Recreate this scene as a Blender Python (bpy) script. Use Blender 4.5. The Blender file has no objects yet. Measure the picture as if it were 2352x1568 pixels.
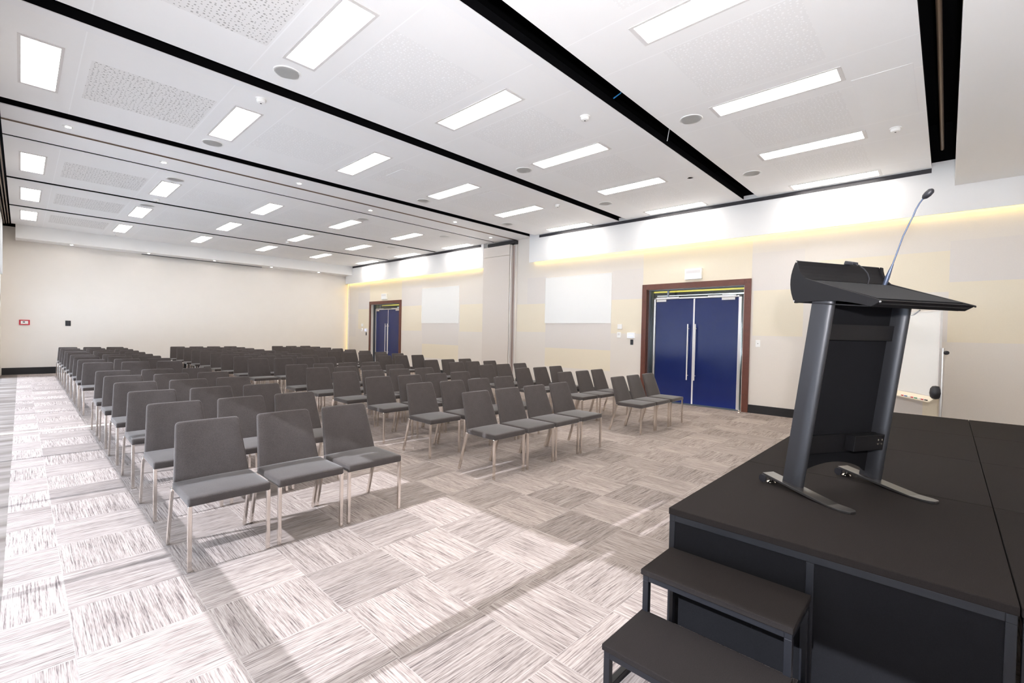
import bpy, bmesh, math, random
from mathutils import Vector, Matrix
random.seed(7)
SC = bpy.context.scene
COL = SC.collection
PI = math.pi
R = math.radians

# ------------------------------------------------------------------ camera
CAM_H = 1.5
F_PX = 1061.375
YAW, PITCH, ROLL = R(46.74973), R(-1.02623), R(1.19256)
cam_d = bpy.data.cameras.new('camera')
cam_d.sensor_fit = 'HORIZONTAL'
cam_d.sensor_width = 36.0
cam_d.lens = F_PX / 2352 * 36.0
cam_d.clip_start = 0.02
cam_d.clip_end = 300
cam = bpy.data.objects.new('camera', cam_d)
COL.objects.link(cam)
fw = Vector((math.sin(YAW) * math.cos(PITCH), math.cos(YAW) * math.cos(PITCH), math.sin(PITCH)))
rt = Vector((math.cos(YAW), -math.sin(YAW), 0))
up = rt.cross(fw)
r2 = math.cos(ROLL) * rt + math.sin(ROLL) * up
u2 = -math.sin(ROLL) * rt + math.cos(ROLL) * up
M = Matrix((r2, u2, -fw)).transposed().to_4x4()
M.translation = Vector((0, 0, CAM_H))
cam.matrix_world = M
SC.camera = cam

# ------------------------------------------------------------------ exposure, sky, sun
SC.view_settings.view_transform = 'Standard'
SC.view_settings.look = 'None'
SC.view_settings.gamma = 1.0
SC.view_settings.use_curve_mapping = False
SC.view_settings.exposure = 1.15
try:
    SC.cycles.max_bounces = 10
    SC.cycles.diffuse_bounces = 6
    SC.cycles.use_denoising = True
    SC.cycles.sample_clamp_indirect = 8.0
    SC.cycles.caustics_reflective = False
    SC.cycles.caustics_refractive = False
except Exception:
    pass

world = bpy.data.worlds.new('sky')
SC.world = world
world.use_nodes = True
wn = world.node_tree
bg = wn.nodes['Background']
bg.inputs[0].default_value = (0.80, 0.88, 1.0, 1)
# bright high sky, dimmer towards the horizon
w_tc = wn.nodes.new('ShaderNodeTexCoord'); w_sp = wn.nodes.new('ShaderNodeSeparateXYZ'); w_mr = wn.nodes.new('ShaderNodeMapRange')
wn.links.new(w_tc.outputs['Generated'], w_sp.inputs[0]); wn.links.new(w_sp.outputs[2], w_mr.inputs[0])
w_mr.inputs[1].default_value = 0.45; w_mr.inputs[2].default_value = 0.80
w_mr.inputs[3].default_value = 1.2; w_mr.inputs[4].default_value = 24.0
wn.links.new(w_mr.outputs[0], bg.inputs[1])

SUN_DIR = Vector((1, -0.034, -0.632)).normalized()
sun_d = bpy.data.lights.new('sun', 'SUN')
sun_d.energy = 16.0
sun_d.angle = R(0.6)
sun_d.color = (1.0, 0.955, 0.97)
sun = bpy.data.objects.new('sun', sun_d)
COL.objects.link(sun)
sun.rotation_euler = SUN_DIR.to_track_quat('-Z', 'Y').to_euler()
sun.location = (-12, 6, 9)

# the photographer's flash beside the camera (it throws the lectern's soft shadow on the right wall)
fl_d = bpy.data.lights.new('camera_flash', 'SPOT')
fl_d.energy = 370
fl_d.spot_size = R(155)
fl_d.spot_blend = 1.0
fl_d.shadow_soft_size = 0.045
fl_d.color = (1.0, 0.975, 0.97)
fl = bpy.data.objects.new('camera_flash', fl_d)
COL.objects.link(fl)
fl.location = Vector((0, 0, CAM_H)) + r2 * .15 + u2 * .30
FL_UP = R(36)
fl.rotation_euler = Vector((math.sin(YAW + R(16)) * math.cos(FL_UP), math.cos(YAW + R(16)) * math.cos(FL_UP), math.sin(FL_UP))).to_track_quat('-Z', 'Y').to_euler()

PANEL_EMIT = 8.0        # ceiling light diffusers
COVE_EMIT = 6.0        # warm cove strips
DOWN_EMIT = 30.0

# ------------------------------------------------------------------ materials
def new_mat(name):
    m = bpy.data.materials.new(name)
    m.use_nodes = True
    nt = m.node_tree
    return m, nt, nt.nodes['Principled BSDF']

def mat(name, col, rough=0.6, metal=0.0, spec=0.5, noise=0.0, scale=60.0, bump=0.0):
    m, nt, b = new_mat(name)
    b.inputs['Base Color'].default_value = (*col, 1)
    b.inputs['Roughness'].default_value = rough
    b.inputs['Metallic'].default_value = metal
    b.inputs['Specular IOR Level'].default_value = spec
    if noise > 0 or bump > 0:
        tc = nt.nodes.new('ShaderNodeTexCoord')
        n = nt.nodes.new('ShaderNodeTexNoise')
        n.inputs['Scale'].default_value = scale
        n.inputs['Detail'].default_value = 3
        nt.links.new(tc.outputs['Object'], n.inputs['Vector'])
        if noise > 0:
            mx = nt.nodes.new('ShaderNodeMixRGB')
            mx.inputs[1].default_value = (*[c * (1 - noise) for c in col], 1)
            mx.inputs[2].default_value = (*[min(1, c * (1 + noise)) for c in col], 1)
            nt.links.new(n.outputs['Fac'], mx.inputs[0])
            nt.links.new(mx.outputs[0], b.inputs['Base Color'])
        if bump > 0:
            bp = nt.nodes.new('ShaderNodeBump')
            bp.inputs['Strength'].default_value = bump
            bp.inputs['Distance'].default_value = 0.002
            nt.links.new(n.outputs['Fac'], bp.inputs['Height'])
            nt.links.new(bp.outputs[0], b.inputs['Normal'])
    return m

def emit(name, col, strength):
    m, nt, b = new_mat(name)
    b.inputs['Base Color'].default_value = (*col, 1)
    b.inputs['Emission Color'].default_value = (*col, 1)
    b.inputs['Emission Strength'].default_value = strength
    return m

class NT:
    """small helper for math node chains"""
    def __init__(s, nt): s.nt = nt
    def lk(s, v, i):
        if isinstance(v, (int, float)): i.default_value = v
        else: s.nt.links.new(v, i)
    def m(s, op, a, b=0.0, c=None):
        n = s.nt.nodes.new('ShaderNodeMath'); n.operation = op
        s.lk(a, n.inputs[0]); s.lk(b, n.inputs[1])
        if c is not None: s.lk(c, n.inputs[2])
        return n.outputs[0]
    def mix(s, f, a, b):
        n = s.nt.nodes.new('ShaderNodeMixRGB')
        s.lk(f, n.inputs[0])
        for v, i in ((a, n.inputs[1]), (b, n.inputs[2])):
            if isinstance(v, tuple): i.default_value = (*v, 1)
            else: s.nt.links.new(v, i)
        return n.outputs[0]

def carpet_mat():
    m, nt, b = new_mat('carpet_tiles')
    h = NT(nt)
    geo = nt.nodes.new('ShaderNodeNewGeometry')
    sp = nt.nodes.new('ShaderNodeSeparateXYZ')
    nt.links.new(geo.outputs['Position'], sp.inputs[0])
    x, y = sp.outputs[0], sp.outputs[1]
    P = 0.508
    tx = h.m('DIVIDE', h.m('SUBTRACT', x, 0.172 - 40 * P), P)
    ty = h.m('DIVIDE', h.m('SUBTRACT', y, 2.30 - 40 * P), P)
    ix, iy = h.m('FLOOR', tx), h.m('FLOOR', ty)
    fx, fy = h.m('FRACT', tx), h.m('FRACT', ty)
    par = h.m('MODULO', h.m('ADD', ix, iy), 2.0)           # 0 / 1
    par = h.m('GREATER_THAN', par, 0.5)
    # along / across coordinates of the ribs
    across = h.m('ADD', h.m('MULTIPLY', x, par), h.m('MULTIPLY', y, h.m('SUBTRACT', 1.0, par)))
    along = h.m('ADD', h.m('MULTIPLY', y, par), h.m('MULTIPLY', x, h.m('SUBTRACT', 1.0, par)))
    cv = nt.nodes.new('ShaderNodeCombineXYZ')
    nt.links.new(across, cv.inputs[0]); nt.links.new(h.m('MULTIPLY', along, 0.026), cv.inputs[1])
    h.lk(h.m('ADD', h.m('MULTIPLY', ix, 3.17), h.m('MULTIPLY', iy, 7.31)), cv.inputs[2])
    n1 = nt.nodes.new('ShaderNodeTexNoise'); n1.inputs['Scale'].default_value = 170; n1.inputs['Detail'].default_value = 1.5
    n1.inputs['Distortion'].default_value = 0.1
    nt.links.new(cv.outputs[0], n1.inputs['Vector'])
    n2 = nt.nodes.new('ShaderNodeTexNoise'); n2.inputs['Scale'].default_value = 330; n2.inputs['Detail'].default_value = 1
    cv2 = nt.nodes.new('ShaderNodeCombineXYZ')
    nt.links.new(across, cv2.inputs[0]); nt.links.new(h.m('MULTIPLY', along, 0.06), cv2.inputs[1])
    nt.links.new(cv2.outputs[0], n2.inputs['Vector'])
    st = h.m('ADD', h.m('MULTIPLY', n1.outputs['Fac'], 0.75), h.m('MULTIPLY', n2.outputs['Fac'], 0.35))
    cr = nt.nodes.new('ShaderNodeValToRGB')
    nt.links.new(st, cr.inputs[0])
    e = cr.color_ramp.elements
    e[0].position = 0.35; e[0].color = (0.125, 0.100, 0.096, 1)
    e[1].position = 0.72; e[1].color = (0.475, 0.412, 0.380, 1)
    k = cr.color_ramp.elements.new(0.53); k.color = (0.335, 0.281, 0.255, 1)
    # tile to tile tone
    wnz = nt.nodes.new('ShaderNodeTexWhiteNoise'); wnz.noise_dimensions = '3D'
    cv3 = nt.nodes.new('ShaderNodeCombineXYZ')
    nt.links.new(ix, cv3.inputs[0]); nt.links.new(iy, cv3.inputs[1])
    nt.links.new(cv3.outputs[0], wnz.inputs['Vector'])
    tone = h.m('ADD', 0.80, h.m('MULTIPLY', wnz.outputs['Value'], 0.26))
    tone = h.m('ADD', tone, h.m('MULTIPLY', par, 0.12))
    # broad bands in a tile
    n3 = nt.nodes.new('ShaderNodeTexNoise'); n3.inputs['Scale'].default_value = 9; n3.inputs['Detail'].default_value = 1
    nt.links.new(cv.outputs[0], n3.inputs['Vector'])
    tone = h.m('MULTIPLY', tone, h.m('ADD', 0.78, h.m('MULTIPLY', n3.outputs['Fac'], 0.44)))
    # pale joint lines
    ex = h.m('MINIMUM', fx, h.m('SUBTRACT', 1.0, fx)); ey = h.m('MINIMUM', fy, h.m('SUBTRACT', 1.0, fy))
    joint = h.m('LESS_THAN', h.m('MINIMUM', ex, ey), 0.0045)
    vv = nt.nodes.new('ShaderNodeVectorMath'); vv.operation = 'SCALE'
    nt.links.new(cr.outputs[0], vv.inputs[0]); nt.links.new(tone, vv.inputs['Scale'])
    c = h.mix(h.m('MULTIPLY', joint, 0.22), vv.outputs[0], (0.60, 0.55, 0.52))
    # smooth bronze-brown border along the window
    bn = nt.nodes.new('ShaderNodeTexNoise'); bn.inputs['Scale'].default_value = 5
    cv4 = nt.nodes.new('ShaderNodeCombineXYZ')
    nt.links.new(h.m('MULTIPLY', x, 0.2), cv4.inputs[0]); nt.links.new(y, cv4.inputs[1])
    nt.links.new(cv4.outputs[0], bn.inputs['Vector'])
    bcol = h.mix(h.m('MULTIPLY', h.m('SUBTRACT', bn.outputs['Fac'], 0.3), 2.2), (0.13, 0.105, 0.09), (0.31, 0.275, 0.25))
    c = h.mix(h.m('LESS_THAN', x, -0.07), c, bcol)
    nt.links.new(c, b.inputs['Base Color'])
    b.inputs['Roughness'].default_value = 0.95
    b.inputs['Specular IOR Level'].default_value = 0.15
    bp = nt.nodes.new('ShaderNodeBump'); bp.inputs['Strength'].default_value = 0.35; bp.inputs['Distance'].default_value = 0.003
    nt.links.new(st, bp.inputs['Height']); nt.links.new(bp.outputs[0], b.inputs['Normal'])
    return m

def ceiling_mat():
    m, nt, b = new_mat('ceiling_board')
    h = NT(nt)
    geo = nt.nodes.new('ShaderNodeNewGeometry')
    sp = nt.nodes.new('ShaderNodeSeparateXYZ')
    nt.links.new(geo.outputs['Position'], sp.inputs[0])
    x = sp.outputs[0]
    t = h.m('FRACT', h.m('DIVIDE', h.m('ADD', x, 19.2 - 0.425), 1.92))    # 0 = joint after a light strip
    d1 = h.m('MINIMUM', t, h.m('SUBTRACT', 1.0, t))
    d2 = h.m('ABSOLUTE', h.m('SUBTRACT', t, 1.245 / 1.92))
    ln = h.m('LESS_THAN', h.m('MINIMUM', d1, d2), 0.0028)
    c = h.mix(ln, (0.91, 0.905, 0.90), (0.97, 0.97, 0.97))
    nt.links.new(c, b.inputs['Base Color'])
    b.inputs['Roughness'].default_value = 0.8
    b.inputs['Specular IOR Level'].default_value = 0.2
    return m

def perforated_mat(name, base, hole):
    m, nt, b = new_mat(name)
    h = NT(nt)
    geo = nt.nodes.new('ShaderNodeNewGeometry')
    v = nt.nodes.new('ShaderNodeTexVoronoi'); v.voronoi_dimensions = '2D'
    v.inputs['Scale'].default_value = 25.0; v.inputs['Randomness'].default_value = 0.62
    nt.links.new(geo.outputs['Position'], v.inputs['Vector'])
    sc = nt.nodes.new('ShaderNodeSeparateColor'); nt.links.new(v.outputs['Color'], sc.inputs[0])
    rad = h.m('ADD', 0.13, h.m('MULTIPLY', h.m('POWER', sc.outputs[0], 2.0), 0.15))
    fac = h.m('LESS_THAN', v.outputs['Distance'], rad)
    c = h.mix(fac, base, hole)
    nt.links.new(c, b.inputs['Base Color'])
    b.inputs['Roughness'].default_value = 0.85
    return m

def fabric_mat(name, col, grain=0.35, scale=330, rough=0.95, sheen=0.42):
    m, nt, b = new_mat(name)
    tc = nt.nodes.new('ShaderNodeTexCoord')
    n = nt.nodes.new('ShaderNodeTexNoise'); n.inputs['Scale'].default_value = scale; n.inputs['Detail'].default_value = 2
    nt.links.new(tc.outputs['Object'], n.inputs['Vector'])
    n2 = nt.nodes.new('ShaderNodeTexNoise'); n2.inputs['Scale'].default_value = 9; n2.inputs['Detail'].default_value = 2
    nt.links.new(tc.outputs['Object'], n2.inputs['Vector'])
    h = NT(nt)
    f = h.m('ADD', h.m('MULTIPLY', n.outputs['Fac'], 0.8), h.m('MULTIPLY', n2.outputs['Fac'], 0.2))
    cr = nt.nodes.new('ShaderNodeValToRGB'); nt.links.new(f, cr.inputs[0])
    e = cr.color_ramp.elements
    e[0].position = 0.32; e[0].color = (*[c * (1 - grain) for c in col], 1)
    e[1].position = 0.68; e[1].color = (*[c * (1 + grain) for c in col], 1)
    nt.links.new(cr.outputs[0], b.inputs['Base Color'])
    b.inputs['Roughness'].default_value = rough
    b.inputs['Specular IOR Level'].default_value = 0.25
    b.inputs['Sheen Weight'].default_value = sheen
    b.inputs['Sheen Roughness'].default_value = 0.35
    bp = nt.nodes.new('ShaderNodeBump'); bp.inputs['Strength'].default_value = 0.15; bp.inputs['Distance'].default_value = 0.001
    nt.links.new(n.outputs['Fac'], bp.inputs['Height']); nt.links.new(bp.outputs[0], b.inputs['Normal'])
    return m

def glass_mat(name, tint, refl=0.06):
    m = bpy.data.materials.new(name); m.use_nodes = True
    nt = m.node_tree; nt.nodes.clear()
    o = nt.nodes.new('ShaderNodeOutputMaterial')
    t = nt.nodes.new('ShaderNodeBsdfTransparent'); t.inputs[0].default_value = (*tint, 1)
    g = nt.nodes.new('ShaderNodeBsdfGlossy'); g.inputs['Roughness'].default_value = 0.03
    mx = nt.nodes.new('ShaderNodeMixShader'); mx.inputs[0].default_value = refl
    nt.links.new(t.outputs[0], mx.inputs[1]); nt.links.new(g.outputs[0], mx.inputs[2])
    nt.links.new(mx.outputs[0], o.inputs[0])
    return m

MT = {}
MT['carpet'] = carpet_mat()
MT['ceiling'] = ceiling_mat()
MT['perf'] = perforated_mat('perforated_board', (0.88, 0.875, 0.87), (0.98, 0.98, 0.98))  # holes paler than the board: their highlight is painted into the colour
MT['perf_dark'] = perforated_mat('perforated_board_shaded_holes', (0.85, 0.84, 0.83), (0.45, 0.44, 0.43))  # same board by the window, with hole shade painted into the colour
MT['ceil_edge'] = mat('ceiling_edge_white', (0.89, 0.89, 0.895), 0.5)
MT['white'] = mat('white_paint', (0.86, 0.855, 0.845), 0.6, spec=0.3)
MT['fascia'] = mat('white_fascia', (0.84, 0.835, 0.825), 0.6, spec=0.2)
MT['void'] = mat('black_void', (0.004, 0.004, 0.005), 0.9, spec=0.05)
MT['far_wall'] = mat('cream_wall', (0.84, 0.80, 0.75), 0.8, spec=0.15, noise=0.02, scale=3)
MT['wall_a'] = mat('wall_fabric_stone', (0.76, 0.71, 0.65), 0.9, spec=0.1, noise=0.03, scale=90)
MT['wall_b'] = mat('wall_fabric_straw', (0.80, 0.725, 0.585), 0.9, spec=0.1, noise=0.03, scale=90)
MT['wall_c'] = mat('wall_fabric_grey', (0.735, 0.69, 0.65), 0.9, spec=0.1, noise=0.03, scale=90)
MT['column'] = mat('column_grey_beige', (0.70, 0.64, 0.585), 0.8, spec=0.15, noise=0.02, scale=60)
MT['jamb_brown'] = mat('brown_grey_jamb', (0.34, 0.265, 0.235), 0.6)
MT['black_trim'] = mat('black_trim', (0.012, 0.012, 0.014), 0.5)
MT['louvre'] = mat('dark_louvre', (0.035, 0.033, 0.04), 0.45)
MT['wood'] = mat('dark_red_wood', (0.13, 0.042, 0.026), 0.42, noise=0.25, scale=14)
MT['jamb'] = mat('dark_steel_jamb', (0.20, 0.21, 0.24), 0.35, metal=0.8)
MT['alu'] = mat('brushed_aluminium', (0.72, 0.69, 0.66), 0.35, metal=0.85)
MT['alu_pale'] = mat('pale_aluminium', (0.82, 0.80, 0.78), 0.4, metal=0.3)
MT['blue'] = mat('navy_gloss', (0.006, 0.017, 0.115), 0.2, spec=0.5)
MT['chrome'] = mat('polished_steel', (0.78, 0.73, 0.68), 0.16, metal=1.0)
MT['chair'] = fabric_mat('charcoal_fabric', (0.072, 0.062, 0.059))
MT['stage_top'] = mat('stage_carpet_black', (0.020, 0.0165, 0.0155), 0.95, spec=0.15, noise=0.45, scale=260, bump=0.2)
MT['stage_side'] = fabric_mat('stage_skirt_black', (0.006, 0.006, 0.0075), 0.3, 300, sheen=0.1)
MT['stage_frame'] = mat('stage_frame_steel', (0.012, 0.0125, 0.016), 0.45, spec=0.35)
MT['lectern'] = mat('lectern_black', (0.0085, 0.008, 0.009), 0.5, spec=0.22, noise=0.1, scale=200)
MT['lectern_post'] = mat('lectern_post_satin', (0.045, 0.045, 0.05), 0.42, metal=0.5)
MT['lectern_panel'] = fabric_mat('lectern_black_felt', (0.0035, 0.0035, 0.005), 0.4, 300, sheen=0.03)
MT['foot'] = mat('lectern_foot_black', (0.03, 0.028, 0.028), 0.28, spec=0.7)
MT['plastic_w'] = mat('white_plastic', (0.88, 0.88, 0.86), 0.4)
MT['plastic_g'] = mat('pale_grey_plastic', (0.72, 0.70, 0.69), 0.5)
MT['plastic_b'] = mat('black_plastic', (0.02, 0.02, 0.025), 0.4)
MT['mic'] = mat('microphone_blue_grey', (0.10, 0.125, 0.19), 0.35, metal=0.5)
MT['board'] = mat('whiteboard_enamel', (0.84, 0.84, 0.82), 0.25)
def blind_mat():
    m = bpy.data.materials.new('blind_fabric'); m.use_nodes = True
    nt = m.node_tree; nt.nodes.clear()
    o = nt.nodes.new('ShaderNodeOutputMaterial')
    d = nt.nodes.new('ShaderNodeBsdfDiffuse'); d.inputs[0].default_value = (0.75, 0.74, 0.72, 1)
    t = nt.nodes.new('ShaderNodeBsdfTranslucent'); t.inputs[0].default_value = (0.78, 0.77, 0.76, 1)
    mx = nt.nodes.new('ShaderNodeMixShader'); mx.inputs[0].default_value = 0.7
    nt.links.new(d.outputs[0], mx.inputs[1]); nt.links.new(t.outputs[0], mx.inputs[2])
    nt.links.new(mx.outputs[0], o.inputs[0])
    return m
MT['blind'] = blind_mat()
MT['mullion'] = mat('window_mullion', (0.16, 0.15, 0.15), 0.5)
MT['red'] = mat('red_plastic', (0.55, 0.03, 0.05), 0.4)
MT['green'] = mat('green_plastic', (0.05, 0.30, 0.16), 0.4)
MT['markblue'] = mat('blue_plastic', (0.06, 0.10, 0.40), 0.4)
MT['screen'] = emit('display_glow', (0.55, 0.58, 0.74), 0.28)
MT['screen_ink'] = emit('display_ink', (0.95, 0.97, 1.0), 0.45)
MT['yellow'] = mat('corridor_yellow', (0.80, 0.68, 0.10), 0.7)
MT['corridor'] = mat('corridor_dark', (0.05, 0.055, 0.055), 0.7)
MT['brown_rail'] = mat('bronze_rail', (0.19, 0.13, 0.085), 0.4, metal=0.6)
MT['pipe'] = mat('dark_pipe', (0.06, 0.055, 0.07), 0.35)
MT['cable_blue'] = mat('blue_cable', (0.03, 0.25, 0.60), 0.5)
MT['light'] = emit('light_diffuser', (1.0, 0.95, 0.89), PANEL_EMIT)
MT['down'] = emit('downlight_lamp', (1.0, 0.93, 0.88), DOWN_EMIT)
MT['cove'] = emit('cove_strip', (1.0, 0.76, 0.22), COVE_EMIT)
MT['cove_dim'] = emit('cove_strip_corner', (1.0, 0.76, 0.25), 0.9)
MT['led'] = emit('tiny_led', (0.8, 0.85, 1.0), 12)
MT['tube'] = emit('corridor_tube', (0.85, 0.93, 1.0), 2.2)
MT['lintel_fill'] = emit('lintel_fill', (1.0, 0.95, 0.8), 9)  # glow of the added, unseen light on the passage lintel
MT['grille'] = mat('speaker_grille', (0.66, 0.66, 0.655), 0.7, noise=0.06, scale=300)
MT['window_glass'] = glass_mat('tinted_glass', (0.42, 0.44, 0.46), 0.06)
MT['door_glass'] = glass_mat('clear_glass', (0.80, 0.84, 0.83), 0.08)
MT['ground'] = mat('paving_outside', (0.78, 0.77, 0.75), 0.9, noise=0.08, scale=2)

# ------------------------------------------------------------------ mesh helpers
class MB:
    def __init__(s): s.v = []; s.f = []; s.mi = []
    def add(s, vs, fs, mi=0):
        o = len(s.v); s.v += [tuple(p) for p in vs]
        s.f += [tuple(o + i for i in f) for f in fs]; s.mi += [mi] * len(fs)
        return s
    def box(s, x0, x1, y0, y1, z0, z1, mi=0):
        if x0 > x1: x0, x1 = x1, x0
        if y0 > y1: y0, y1 = y1, y0
        if z0 > z1: z0, z1 = z1, z0
        return s.add([(x0, y0, z0), (x1, y0, z0), (x1, y1, z0), (x0, y1, z0), (x0, y0, z1), (x1, y0, z1), (x1, y1, z1), (x0, y1, z1)],
                     [(0, 3, 2, 1), (4, 5, 6, 7), (0, 1, 5, 4), (1, 2, 6, 5), (2, 3, 7, 6), (3, 0, 4, 7)], mi)
    def bar(s, a, b, w, d, mi=0, side=None):
        """rectangular bar from a to b; w along `side`, d across"""
        a, b = Vector(a), Vector(b); t = (b - a).normalized()
        sd = Vector(side) if side else (Vector((1, 0, 0)) if abs(t.x) < 0.9 else Vector((0, 1, 0)))
        sd = (sd - sd.dot(t) * t).normalized(); o = t.cross(sd)
        vs = []
        for p in (a, b):
            for i, j in ((-1, -1), (1, -1), (1, 1), (-1, 1)):
                vs.append(p + sd * (i * w / 2) + o * (j * d / 2))
        return s.add(vs, [(0, 3, 2, 1), (4, 5, 6, 7), (0, 1, 5, 4), (1, 2, 6, 5), (2, 3, 7, 6), (3, 0, 4, 7)], mi)
    def tube(s, pts, r, n=10, mi=0, cap=True):
        pts = [Vector(p) for p in pts]
        rs = r if isinstance(r, (list, tuple)) else [r] * len(pts)
        ref = None; rings = []
        for i, p in enumerate(pts):
            t = (pts[min(i + 1, len(pts) - 1)] - pts[max(i - 1, 0)]).normalized()
            if ref is None:
                ref = Vector((0, 0, 1)) if abs(t.z) < 0.9 else Vector((1, 0, 0))
            a = (ref - ref.dot(t) * t).normalized(); b = t.cross(a); ref = a
            rings.append([p + rs[i] * (math.cos(2 * PI * k / n) * a + math.sin(2 * PI * k / n) * b) for k in range(n)])
        vs = [v for rg in rings for v in rg]; fs = []
        for i in range(len(pts) - 1):
            for k in range(n):
                fs.append((i * n + k, i * n + (k + 1) % n, (i + 1) * n + (k + 1) % n, (i + 1) * n + k))
        if cap:
            fs.append(tuple(range(n - 1, -1, -1))); fs.append(tuple((len(pts) - 1) * n + k for k in range(n)))
        return s.add(vs, fs, mi)
    def lathe(s, prof, c=(0, 0, 0), n=24, mi=0):
        """profile (r, z) turned about the vertical through c"""
        vs = []; fs = []
        for r_, z in prof:
            for k in range(n):
                vs.append((c[0] + r_ * math.cos(2 * PI * k / n), c[1] + r_ * math.sin(2 * PI * k / n), c[2] + z))
        for i in range(len(prof) - 1):
            for k in range(n):
                fs.append((i * n + k, i * n + (k + 1) % n, (i + 1) * n + (k + 1) % n, (i + 1) * n + k))
        fs.append(tuple(range(n - 1, -1, -1))); fs.append(tuple((len(prof) - 1) * n + k for k in range(n)))
        return s.add(vs, fs, mi)
    def prism(s, poly, o, u, v, w, t, mi=0):
        """2-D outline in (u, v) at origin o, extruded t along w"""
        o, u, v, w = Vector(o), Vector(u), Vector(v), Vector(w); n = len(poly)
        vs = [o + a * u + b * v for a, b in poly] + [o + a * u + b * v + t * w for a, b in poly]
        fs = [tuple(range(n - 1, -1, -1)), tuple(range(n, 2 * n))]
        fs += [(i, (i + 1) % n, n + (i + 1) % n, n + i) for i in range(n)]
        return s.add(vs, fs, mi)
    def quad(s, a, b, c, d, mi=0): return s.add([a, b, c, d], [(0, 1, 2, 3)], mi)
    def mesh(s, name, mats, bevel=0.0, seg=2, smooth=False, recalc=True):
        me = bpy.data.meshes.new(name); me.from_pydata(s.v, [], s.f)
        for k in (mats if isinstance(mats, (list, tuple)) else [mats]): me.materials.append(k)
        for p, i in zip(me.polygons, s.mi): p.material_index = i
        bm = bmesh.new(); bm.from_mesh(me)
        if recalc: bmesh.ops.recalc_face_normals(bm, faces=bm.faces)
        if bevel > 0:
            ed = [e for e in bm.edges if len(e.link_faces) == 2 and e.calc_face_angle(0) > R(30)]
            bmesh.ops.bevel(bm, geom=ed, offset=bevel, segments=seg, affect='EDGES', profile=0.5, clamp_overlap=True)
        if smooth:
            for f in bm.faces: f.smooth = True
            for e in bm.edges:
                if len(e.link_faces) == 2 and e.calc_face_angle(0) > R(42): e.smooth = False
        bm.to_mesh(me); bm.free(); me.update()
        return me

def link(name, me, parent=None, loc=None, rz=None, label=None):
    o = bpy.data.objects.new(name, me); COL.objects.link(o)
    if parent is not None: o.parent = parent
    if loc is not None: o.location = loc
    if rz is not None: o.rotation_euler = (0, 0, rz)
    if label: o['label'] = label
    return o

def obj(name, mb, m, parent=None, bevel=0.0, seg=2, smooth=False, label=None, loc=None, recalc=True):
    return link(name, mb.mesh(name, m, bevel, seg, smooth, recalc), parent, loc, None, label)

def tag(o, label, cat, group=None, kind=None):
    o['label'] = label; o['category'] = cat
    if group: o['group'] = group
    if kind: o['kind'] = kind
    return o

def thing(name, label, cat, loc=(0, 0, 0), rz=0.0, group=None, kind=None):
    o = bpy.data.objects.new(name, None); COL.objects.link(o)
    o.empty_display_size = 0.1
    o.location = loc; o.rotation_euler = (0, 0, rz)
    return tag(o, label, cat, group, kind)

def dup(root, loc, label, group=None):
    r = root.copy(); COL.objects.link(r); r.location = loc
    r['label'] = label
    if group: r['group'] = group
    for ch in list(root.children):
        c = ch.copy(); COL.objects.link(c); c.parent = r
        for g in list(ch.children):
            d = g.copy(); COL.objects.link(d); d.parent = c
    return r

ORD = ['first', 'second', 'third', 'fourth', 'fifth', 'sixth', 'seventh', 'eighth', 'ninth', 'tenth', 'eleventh', 'twelfth', 'thirteenth', 'fourteenth', 'fifteenth']

# ------------------------------------------------------------------ room shell
XL, XR, XF = -0.42, 10.07, 9.92          # window plane, right wall, fascia face
YN, YF = -2.4, 19.65                      # wall behind the camera, far wall
ZC = 4.26

tag(obj('floor', MB().box(-0.6, XR, YN, YF, -0.12, 0.0), MT['carpet']),
    'grey and taupe striped carpet tiles laid in alternating directions', 'floor', kind='structure')
tag(obj('ground_outside', MB().box(-60, -0.75, -40, 60, -0.3, -0.12), MT['ground']),
    'pale paving outside the window wall', 'ground', kind='structure')

def seat_grid(rects, Y0, Y1, Z0, Z1):
    ys = sorted({Y0, Y1} | {v for r in rects for v in r[:2] if Y0 < v < Y1})
    zs = sorted({Z0, Z1} | {v for r in rects for v in r[2:4] if Z0 < v < Z1})
    return ys, zs

# right wall with two door openings; fabric panels are face materials
DOORS = [(3.03, 5.15), (15.49, 17.61)]
DOOR_TOP = 2.575
patches = [  # y0, y1, z0, z1, material index (1 straw, 2 grey)
    (8.2, 9.3, 1.55, 2.35, 1), (5.26, 6.1, 1.55, 2.38, 1), (6.1, 8.2, 0.60, 1.12, 1), (2.89, 5.26, 2.575, 3.45, 1),
    (1.98, 2.85, 1.55, 2.45, 1), (0.0, 1.75, 2.3, 2.95, 1), (-1.1, 0.0, 1.5, 2.45, 1), (0.02, 0.26, 0.2, 0.95, 1),
    (5.26, 6.1, 2.38, 3.1, 2), (1.98, 2.89, 2.45, 3.2, 2), (8.2, 8.9, 2.35, 3.1, 2), (-0.1, 0.4, 1.5, 2.0, 2), (6.1, 8.2, 1.12, 1.81, 2),
    (-2.4, 0.0, 2.45, 3.1, 2), (0.26, 1.98, 0.2, 1.3, 2),
    (14.05, 15.36, 1.52, 2.45, 1), (10.7, 11.9, 1.52, 2.42, 1), (11.95, 14.0, 0.55, 1.05, 1), (15.36, 17.73, 2.575, 3.45, 1), (17.75, 18.7, 1.55, 2.4, 1),
    (14.05, 15.36, 2.45, 3.2, 2), (17.75, 18.7, 2.4, 3.1, 2), (11.95, 14.0, 1.05, 1.81, 2), (18.9, 19.65, 1.2, 2.2, 2)]
mb = MB()
ys = sorted({YN, YF} | {v for d in DOORS for v in d} | {v for p in patches for v in p[:2]})
zs = sorted({0.0, 5.0, DOOR_TOP} | {v for p in patches for v in p[2:4]})
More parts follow.
